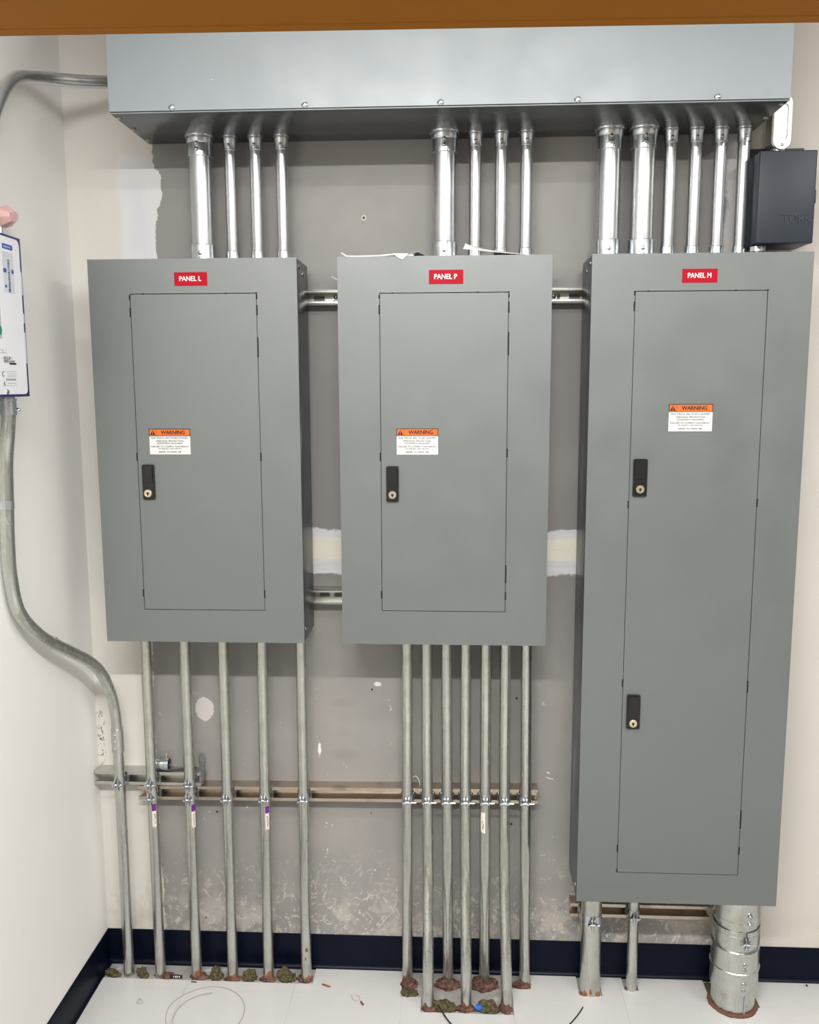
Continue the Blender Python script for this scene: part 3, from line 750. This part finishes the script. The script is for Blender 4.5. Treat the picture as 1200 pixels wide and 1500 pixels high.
b = B(); b.prism([(TX0-.011, -.030, 2.2110), (TX0+.001, -.030, 2.2110), (TX0+.001, -.030, 2.180)], (0, .0022, 0)); b.screw((TX0-.004, -.0302, 2.2050), (0, -1, 0), .003); obj('mounting_ear', b, ['zinc', 'ink'], t)
b = B(); b.box(TX1-.0005, TX1+.0045, -.112, -.092, 2.098, 2.130, .0015); obj('hasp', b, 'black_plastic', t)
solo('conduit_nipple', B().lathe((1.748, -.075, TOP-.0005), (0, 0, 1), [(0, .016), (.010, .016), (.010, .010), (.018, .010), (.018, .019), (.0295, .019)], 16), 'zinc', 'short nipple with locknuts between the dark timer box and PANEL M', 'nipple')
LX, LY = 1.7905, -.080
t = thing('conduit_fitting', (LX, -.06, TZ1), 'silver oval conduit fitting standing on top of the dark timer box', 'conduit fitting')
b = B(); b.prism(rounded(LX-.0225, LX+.0165, 2.2340, 2.352, .0165, -.030), (0, -.045, 0)); b.lathe((LX, -.055, TZ1-.001), (0, 0, 1), [(0, .019), (.012, .019), (.012, .016), (.03, .016)], 20)
b.lathe((WX1-.001, -.05, 2.325), (1, 0, 0), [(0, .016), (.035, .016)], 18); obj('body', b, 'strut_metal', t)
b = B(); o = rounded(LX-.0208, LX+.0208, 2.2310, 2.3560, .0205, -.0755, 10); i = rounded(LX-.0125, LX+.0125, 2.2505, 2.3365, .0122, -.0815, 10); i2 = rounded(LX-.0120, LX+.0120, 2.2512, 2.336, .0118, -.0775, 10)
o2 = rounded(LX-.0208, LX+.0208, 2.2310, 2.3560, .0205, -.0815, 10); n = len(o); R_ = [[b.bm.verts.new(p) for p in q] for q in (o, o2, i, i2)]
for p, q in zip(R_, R_[1:]):
    for k in range(n): b.bm.faces.new((p[k], p[(k+1) % n], q[(k+1) % n], q[k]))
b.bm.faces.new(R_[-1]); b.bm.faces.new(R_[0][::-1])
obj('cover_plate', b, 'cast_metal', t, 40)
for z in (2.2410, 2.3460): obj('screw', B().screw((LX+.001, -.0815, z), (0, -1, 0), .0036), ['strut_metal', 'ink'], t)

# ------------------------------------------------------------------ blue and white box on the left wall
FX = .090; BY0, BY1, BZ0, BZ1 = -.800, -.4590, 1.6525, 1.9835
t = thing('equipment_box', (.045, (BY0+BY1)/2, BZ0), 'navy blue box with white printed face plate on the left wall', 'equipment box')
obj('housing', B().box(.0005, FX, BY0, BY1, BZ0, BZ1, .002), 'navy_box', t)
def lp(y0, y1, z0, z1, r, x, n=6): return [(x, p[0], p[2]) for p in rounded(y0, y1, z0, z1, r, 0, n)]
fx = FX+.0015
PL = obj('face_plate', B().prism(lp(BY0+.006, BY1-.0115, BZ0+.0055, BZ1-.006, .012, FX-.0005), (.002, 0, 0)), 'white_plate', t)
def on(u, v): q = at(u, v, 'x', fx+.0002); return q.y, q.z
def plate(b, u0, v0, u1, v1, lift=.0003):
    (y0, z0), (y1, z1) = on(u0, v0), on(u1, v1)
    b.box(fx-.0005, fx+lift, min(y0, y1), max(y0, y1), min(z0, z1), max(z0, z1))
def words(b, s, u, v, wy, hz, rot=False, lift=.0006, bold=.01):
    y, z = on(u, v)
    b.text(s, 0, 0, wy, hz, 0, bold, frame=(lambda a, c: Vector((fx+lift, y-c, z+a))) if rot else (lambda a, c: Vector((fx+lift, y+a, z+c))))
b = B(); plate(b, 2.5, 367, 22, 431, .0002); b.m(1); plate(b, 2.5, 355.5, 18, 367.5, .0004); b.m(0); [plate(b, 5+k*2.1, 359.2+k*.62, 6.2+k*2.1, 361.8+k*.62, .0006) for k in range(5)]
b.m(2); b.m(1); plate(b, 4.5, 392, 9.5, 399.5, .0004); plate(b, 16.5, 395, 20, 401.5, .0004); b.m(2); words(b, 'TERMINATORS', 13.2, 403, .0620, .0075, True, bold=.02)
b.m(1); plate(b, 7.5, 416.5, 10.5, 421.5); plate(b, 13, 423, 16, 428.5)
obj('upper_label', b, ['clear_film', 'ink_blue', 'ink'], PL, 0, 'clear label with blue and black print')
b = B(); plate(b, -20, 428, 3.2, 496, .0003); b.m(1)
y_, z_ = on(1.0, 483.5); b.lathe((fx, y_-.006, z_), (1, 0, 0), [(0, .010), (.001, .010)], 18)
obj('window', b, ['pale_window', 'green'], PL, 0, 'pale window with green dot')
b = B(); words(b, 'LEP-LLEP 1', 11, 524.5, .034, .0058); words(b, 'ORDER # 123-4455', 13.5, 529.5, .046, .0055); plate(b, 14, 531.5, 24, 534.5, .0003)
b.m(1); plate(b, -4, 511.5, 9.5, 517.5, .0003); b.m(2); plate(b, -4, 512.3, 4, 516.6, .0005); plate(b, 4.6, 512.3, 9, 516.6, .0005)
b.m(1); plate(b, 3, 543.5, 25.5, 565, .0002); b.m(2); plate(b, 3.3, 544, 25.2, 564.5, .0004); b.m(1)
for v in (546.5, 549, 551.5, 561): plate(b, 11, v, 23, v+.8, .0006)
b.m(0)
for k in range(7): plate(b, 9+k*2.1, 554.6, 10.2+k*2.1, 557.5, .0006)
words(b, 'C', 4.5, 548, .008, .010, lift=.0008); words(b, 'E', 6.5, 561.5, .006, .006, lift=.0008)
obj('serial_label', b, ['ink', 'ink_grey', 'white_plate'], PL, 0, 'serial number and barcode print')
y_, z_ = on(11, 574); obj('screw', B().screw((fx, y_, z_), (1, 0, 0), .0055), ['zinc', 'ink'], t)
b = B()
for v0, v1 in ((400, 433), (460, 474), (487, 532)):
    z1_, z0_ = at(36, v0, 'x', FX).z, at(36, v1, 'x', FX).z; b.box(FX-.0005, FX+.0004, BY1-.0100, BY1-.0045, z0_, z1_)
obj('edge_sticker', b, 'clear_film', t)
# pink cap over the box
t = thing('indicator_cap', (.045, -.45, BZ1), 'faceted pale pink plastic cap on a stem above the navy box', 'cap')
obj('stem', B().lathe((.045, -.452, BZ1-.0005), (0, 0, 1), [(0, .008), (.003, .008), (.003, .005), (.026, .005)], 14), 'zinc', t)
b = B(); c = Vector((.045, -.4340, 2.0330))
ring = [at(u, v, 'x', .045) for u, v in ((0, 303), (10.5, 300), (18.5, 306.5), (22, 315), (21.5, 325), (17, 332), (8, 334.5), (0, 331))]
ring += [Vector((.045, -.468, 2.028)), Vector((.045, -.470, 2.046))]
front = [Vector((.066, c.y+(q.y-c.y)*.45, c.z+(q.z-c.z)*.45)) for q in ring]; rear = [Vector((.020, c.y+(q.y-c.y)*.5, c.z+(q.z-c.z)*.5)) for q in ring]
V3 = [[b.bm.verts.new(q) for q in r_] for r_ in (rear, ring, front)]; n = len(ring)
for p, q in zip(V3, V3[1:]):
    for k in range(n): b.bm.faces.new((p[k], p[(k+1) % n], q[(k+1) % n], q[k]))
b.bm.faces.new(V3[0][::-1]); b.bm.faces.new(V3[2])
obj('cap', b, 'pink_plastic', t, 0)

# ------------------------------------------------------------------ papers on PANEL P
def sheet(b, rows, th=.0006):
    """rows of points make a thin sheet with thickness"""
    up = [[b.bm.verts.new(Vector(p)+Vector((0, 0, th))) for p in r] for r in rows]; dn = [[b.bm.verts.new(p) for p in r] for r in rows]; n, m = len(rows), len(rows[0]); fs = []
    for i in range(n-1):
        for j in range(m-1):
            fs.append(b.bm.faces.new((up[i][j], up[i][j+1], up[i+1][j+1], up[i+1][j]))); fs.append(b.bm.faces.new((dn[i][j], dn[i+1][j], dn[i+1][j+1], dn[i][j+1])))
    for i in range(n-1):
        for j in (0, m-1): fs.append(b.bm.faces.new((up[i][j], up[i+1][j], dn[i+1][j], dn[i][j])))
    for j in range(m-1):
        for i in (0, n-1): fs.append(b.bm.faces.new((up[i][j], up[i][j+1], dn[i][j+1], dn[i][j])))
    b._tag(fs)
T = TOP+.0006
b = B()
prof = [(.739, .0110), (.745, .0070), (.752, .0032), (.772, .0020), (.800, .0022), (.830, .0030), (.848, .0042), (.866, .0050), (.885, .0042), (.900, .0035), (.912, .0030)]
sheet(b, [[(x, -.1985, T+h-.0038) for x, h in prof], [(x, -.1925, T+h+.0004*math.sin(x*90)) for x, h in prof], [(x+.004, -.170, T+h*.9+.0006) for x, h in prof], [(x+.007, -.12, T+h*.35+.0003) for x, h in prof], [(x+.008, -.085, T) for x, h in prof]])
b.prism([(.862, -.1995, T+.0050), (.899, -.1995, T+.0046), (.886, -.2003, T-.0090), (.878, -.2003, T-.0060)], (0, -.0006, 0))
b.prism([(.862, -.1995, T+.0050), (.899, -.1995, T+.0046), (.899, -.190, T+.0046), (.862, -.190, T+.005)], (0, 0, .0006))
b.m(1); sheet(b, [[(.896, -.194, T+.0022), (.908, -.194, T+.0060), (.921, -.193, T+.0098), (.930, -.192, T+.0060), (.940, -.190, T+.0002)], [(.900, -.15, T), (.910, -.15, T+.002), (.921, -.15, T+.004), (.930, -.15, T+.002), (.940, -.15, T)]])
solo('paper_sheet', b, ['paper', 'paper_blue'], 'crumpled white paper with folded corner on top of PANEL P at left', 'paper')
b = B()
lo = [(1.0285, .0150), (1.0400, .0140), (1.0560, .0125), (1.0750, .0102), (1.0980, .0075), (1.1250, .0048), (1.1500, .0025), (1.1750, .0005)]
up = [(1.0340, .0300), (1.0420, .0262), (1.0560, .0225), (1.0750, .0170), (1.0980, .0130), (1.1250, .0095), (1.1500, .0062), (1.1750, .0036)]
sheet(b, [[(x, -.1905, T+h) for x, h in lo], [((x+q)/2, -.186, T+h*.5+e*.5-.0008) for (x, h), (q, e) in zip(lo, up)], [(x, -.172, T+h+.0005) for x, h in up], [(x+.004, -.158, T+h*.9) for x, h in up]])
sheet(b, [[(x+.004, -.158, T+h*.9) for x, h in up[4:]], [(x+.006, -.13, T+h*.55) for x, h in up[4:]], [(x+.006, -.10, T) for x, h in up[4:]]])
solo('paper_sheet', b, 'paper', 'curled white paper sheet on top of PANEL P in front of the thin conduits', 'paper')
a, c = at(486, 405.5, 'y', -.1), at(500, 414, 'y', -.1)
solo('cable_tie', B().tube([a, (a+c)/2+Vector((0, 0, .001)), c], .0016, 8), 'nylon', 'white cable tie end sticking out left of PANEL P near its top', 'cable tie')

# ------------------------------------------------------------------ floor: sealant, wool, wires, crumbs
def seal(x, y, rx, ry, h, seed, label): solo('sealant_lump', B().lump((x, y, TH+h*.12), rx*.92, ry*.92, h*.75, seed, .36, 4, TH-.0005, 5.5), 'firestop', label, 'sealant', 'red firestop sealant around the conduit feet')
seal(.9965, -.063, .036, .026, .020, 1, 'brown red sealant lump round the third conduit foot under PANEL P')
seal(1.0985, -.060, .042, .030, .022, 2, 'brown red sealant lump round the fifth conduit foot under PANEL P')
seal(.8870, -.068, .026, .026, .020, 3, 'brown red sealant round the first conduit foot under PANEL P')
seal(1.2020, -.058, .026, .012, .022, 4, 'dark red sealant round the rightmost conduit foot under PANEL P')
seal(.948, -.163, .022, .012, .014, 5, 'red sealant round the second conduit foot under PANEL P')
seal(1.0464, -.158, .030, .016, .012, 6, 'red sealant round the middle conduit foot under PANEL P')
seal(1.153, -.155, .019, .018, .016, 7, 'red sealant round the sixth conduit foot under PANEL P')
seal(1.392, -.080, .030, .0105, .010, 8, 'red sealant round the foot of the wide conduit under PANEL M at left')
seal(1.5085, -.055, .018, .010, .012, 9, 'red sealant round the foot of the thin conduit under PANEL M')
seal(.285, -.060, .028, .018, .012, 10, 'red sealant round the second conduit foot under PANEL L')
seal(.383, -.064, .030, .012, .010, 11, 'red sealant round the third conduit foot under PANEL L')
seal(.484, -.062, .024, .014, .014, 12, 'rusty sealant round the fourth conduit foot under PANEL L')
seal(.590, -.058, .022, .018, .018, 13, 'red brown sealant round the rightmost conduit foot under PANEL L')
seal(.188, -.060, .034, .014, .010, 14, 'pinkish red sealant right of the first conduit foot under PANEL L')
b = B()
ring = []
for k in range(73):
    a = 2*math.pi*k/72; nz = mnoise.noise(Vector((math.cos(a)*4, math.sin(a)*4, 1))); rr = R4+.0035+.002*nz
    ring.append((Vector((BX+math.cos(a)*rr, BY+math.sin(a)*rr, .0015)), .0055+.0018*mnoise.noise(Vector((math.cos(a)*9, math.sin(a)*9, 4)))))
b.tube([p for p, r in ring], [r for p, r in ring], 10)
b.box(1.7175, 1.8405, -.117, -.02, TH-.0004, TH+.0012)
solo('sealant_ring', b, 'rust_dark', 'rust red sealant ring round the very wide conduit foot under PANEL M', 'sealant', 'red firestop sealant around the conduit feet')
def wool(x, y, rx, ry, h, seed, label): solo('mineral_wool', B().lump((x, y, TH+h*.2), rx*.88, ry*.85, h*.95, seed, .55, 4, TH-.0005, 3.2), 'mineral_wool', label, 'mineral wool', 'clumps of mineral wool in the floor openings')
wool(.036, -.063, .022, .012, .017, 1, 'small olive wool clump in the floor at the left wall corner')
wool(.122, -.064, .020, .014, .022, 2, 'dark olive wool clump between the bent conduit and the first one under PANEL L')
wool(.333, -.058, .026, .016, .026, 3, 'olive wool clump between the second and third conduit under PANEL L')
wool(.432, -.060, .028, .016, .024, 4, 'dark olive wool clump between the third and fourth conduit under PANEL L')
wool(.535, -.060, .030, .016, .026, 5, 'dark olive wool clump between the fourth and rightmost conduit under PANEL L')
wool(.890, -.106, .030, .013, .012, 6, 'flat olive wool clump in the floor in front of the first conduit under PANEL P')
wool(.990, -.156, .034, .022, .018, 7, 'olive wool clump between the second and middle conduit under PANEL P')
wool(1.103, -.156, .032, .022, .022, 8, 'dark olive wool clump beside the blue plastic bit under PANEL P')
wool(1.728, -.055, .012, .030, .012, 9, 'dark wool clump in the floor left of the very wide conduit')
p = at(701, 1476, 'z', .012); solo('plastic_bit', B().lump((p.x, p.y, p.z), .010, .007, .009, 3, .4, 2), 'blue_plastic', 'bright blue plastic bit on the wool beside the middle conduit foot', 'plastic bit')
fl = lambda u, v, z=.0014: at(u, v, 'z', z)
solo('wire', B().tube(spline([fl(634, 1455, .02), fl(635.5, 1464, .008), fl(645, 1477, .010), fl(653, 1490, .004), fl(661, 1500, .003), fl(675, 1512, .003), fl(700, 1525, .003)], 6), .0021, 8), 'wire_black', 'black wire curling out of the floor opening by the second conduit under PANEL P', 'wire')
solo('wire', B().tube(spline([fl(854, 1475.5), fl(850, 1482), fl(844, 1490), fl(836, 1499), fl(822, 1511), fl(806, 1520)], 6), .0018, 8), 'wire_black', 'short black wire lying on the tiles in front of PANEL M', 'wire')
loop = [(253, 1515), (244, 1500), (243, 1488), (249, 1473), (266, 1459), (290, 1449), (314, 1445), (336, 1449), (351, 1459), (358, 1473), (356, 1488), (346, 1503), (325, 1517), (295, 1524), (268, 1519), (256, 1506), (253, 1494), (259, 1480), (272, 1467), (291, 1458), (311, 1454)]
solo('wire_coil', B().tube(spline([fl(u, v, .0012+.0003*i/3) for i, (u, v) in enumerate(loop)], 6), .0010, 6), 'wire_clear', 'thin pale wire coiled in a ring on the floor tiles', 'wire')
b = B(); b.tube(spline([fl(471.5, 1441.5, .002), fl(476, 1442.5, .004), fl(480, 1444, .004), fl(484.5, 1445.5, .002)], 4), [.001]+[.0022]*11+[.0008], 6)
solo('rust_flake', b, 'rust', 'brown sliver on the tiles right of the conduits under PANEL L', 'debris')
b = B(); b.tube(spline([fl(515, 1457), fl(516, 1463), fl(522, 1466.5), fl(527, 1463), fl(526, 1459.5), fl(521, 1458)], 5), .0009, 6); b.m(1).tube([fl(528.5, 1467, .003), fl(532, 1471.5, .003)], .0025, 8)
solo('plastic_scrap', b, ['wire_clear', 'red_bit'], 'curl of clear plastic with a dark red end on the tiles', 'debris')
b = B(); b.tube(spline([fl(201, 1470), fl(204, 1463), fl(208, 1466), fl(208, 1469), fl(203, 1470), fl(200, 1468)], 5), .0010, 6)
solo('plastic_scrap', b, 'wire_clear', 'tiny clear curl on the tiles in front of the leftmost conduits', 'debris')
p = fl(284, 1438); solo('black_bar', B().box(p.x-.008, p.x+.008, p.y-.002, p.y+.002, 0, .0016, .0005, 1), 'ink', 'small black bar at the tile edge in front of the second conduit', 'debris')
p = fl(1182, 1444); solo('floor_speck', B().lump((p.x, p.y, .002), .003, .003, .003, 5, .4, 2, 0), 'ink', 'dark speck on the floor by the right baseboard', 'debris')
b = B(); p = at(259, 1431, 'y', -.072); b.box(p.x-.020, p.x+.016, -.074, -.070, .001, .010, .001); b.m(1)
for k, (dx, w) in enumerate(((-.009, .002), (-.004, .004), (.002, .0025), (.007, .003))): b.box(p.x+dx, p.x+dx+w, -.0745, -.073, .003, .009)
solo('cable_tag', b, ['wire_black', 'label_white'], 'black scrap with white marks beside the first conduit foot under PANEL L', 'debris')

# ------------------------------------------------------------------ orange rack beam at the top of the view
by = -1.97
t = thing('storage_rack', (1.35, by, 0), 'orange steel storage rack beam crossing the very top of the view', 'rack')
pa, pb = at(0, 53, 'y', by+.1085), at(1200, 33, 'y', by+.1085); zb0, zb1 = pa.z, pb.z; k = (zb1-zb0)/(pb.x-pa.x); X0, X1 = .20, 2.60
zf = lambda x: zb0+(x-pa.x)*k
b = B(); sec = [(0, .0015), (.0015, 0), (.0985, 0), (.0992, .0007), (.0998, .0007), (.1005, 0), (.1085, 0), (.110, .0015), (.110, .10), (0, .10)]
b.prism([(X0, by+y, zf(X0)+z) for y, z in sec], (X1-X0, 0, k*(X1-X0))); obj('beam', b, 'beam_orange', t)
for x in (X0-.08, X1):
    b = B(); b.box(x, x+.08, by-.015, by+.055, 0, 2.3, .003); b.box(x-.02, x+.10, by-.035, by+.075, 0, .006); obj('upright', b, 'beam_orange', t)

# ------------------------------------------------------------------ lights (ceiling strip lamps of the room)
def lamp(x, y, length, w, along, power, label):
    t = thing('ceiling_lamp', (x, y, RZ-.05), label, 'ceiling lamp', 'strip lamps on the ceiling')
    hx, hy = (length/2, w/2) if along == 'x' else (w/2, length/2)
    obj('fixture', B().box(x-hx-.03, x+hx+.03, y-hy-.03, y+hy+.03, RZ-.035, RZ-.0005, .004), 'lamp_white', t)
    l = bpy.data.lights.new('tube', 'AREA'); l.shape = 'RECTANGLE'; l.size = hx*2; l.size_y = hy*2; l.energy = power; l.color = (1.0, .995, .985)
    o = bpy.data.objects.new('tube', l); COL.objects.link(o); o.parent = t; o.location = Vector((0, 0, .012))
    return o
lamp(1.00, -2.40, 1.7, .10, 'x', 84, 'strip lamp on the ceiling over the camera')
lamp(1.05, -1.42, 1.2, .06, 'x', 8, 'narrow strip lamp on the ceiling nearer the panels')
lamp(2.75, -1.70, 1.3, .12, 'y', 23, 'strip lamp on the ceiling at the right, running towards the panels')
w = bpy.data.worlds.new('world'); sc.world = w; w.use_nodes = True
w.node_tree.nodes['Background'].inputs[0].default_value = (.5, .5, .5, 1); w.node_tree.nodes['Background'].inputs[1].default_value = .02
sc.cycles.max_bounces = 8; sc.cycles.use_denoising = True
vs = sc.view_settings; vs.view_transform = 'Standard'; vs.look = 'None'; vs.exposure = 0.45; vs.gamma = 1; vs.use_curve_mapping = False
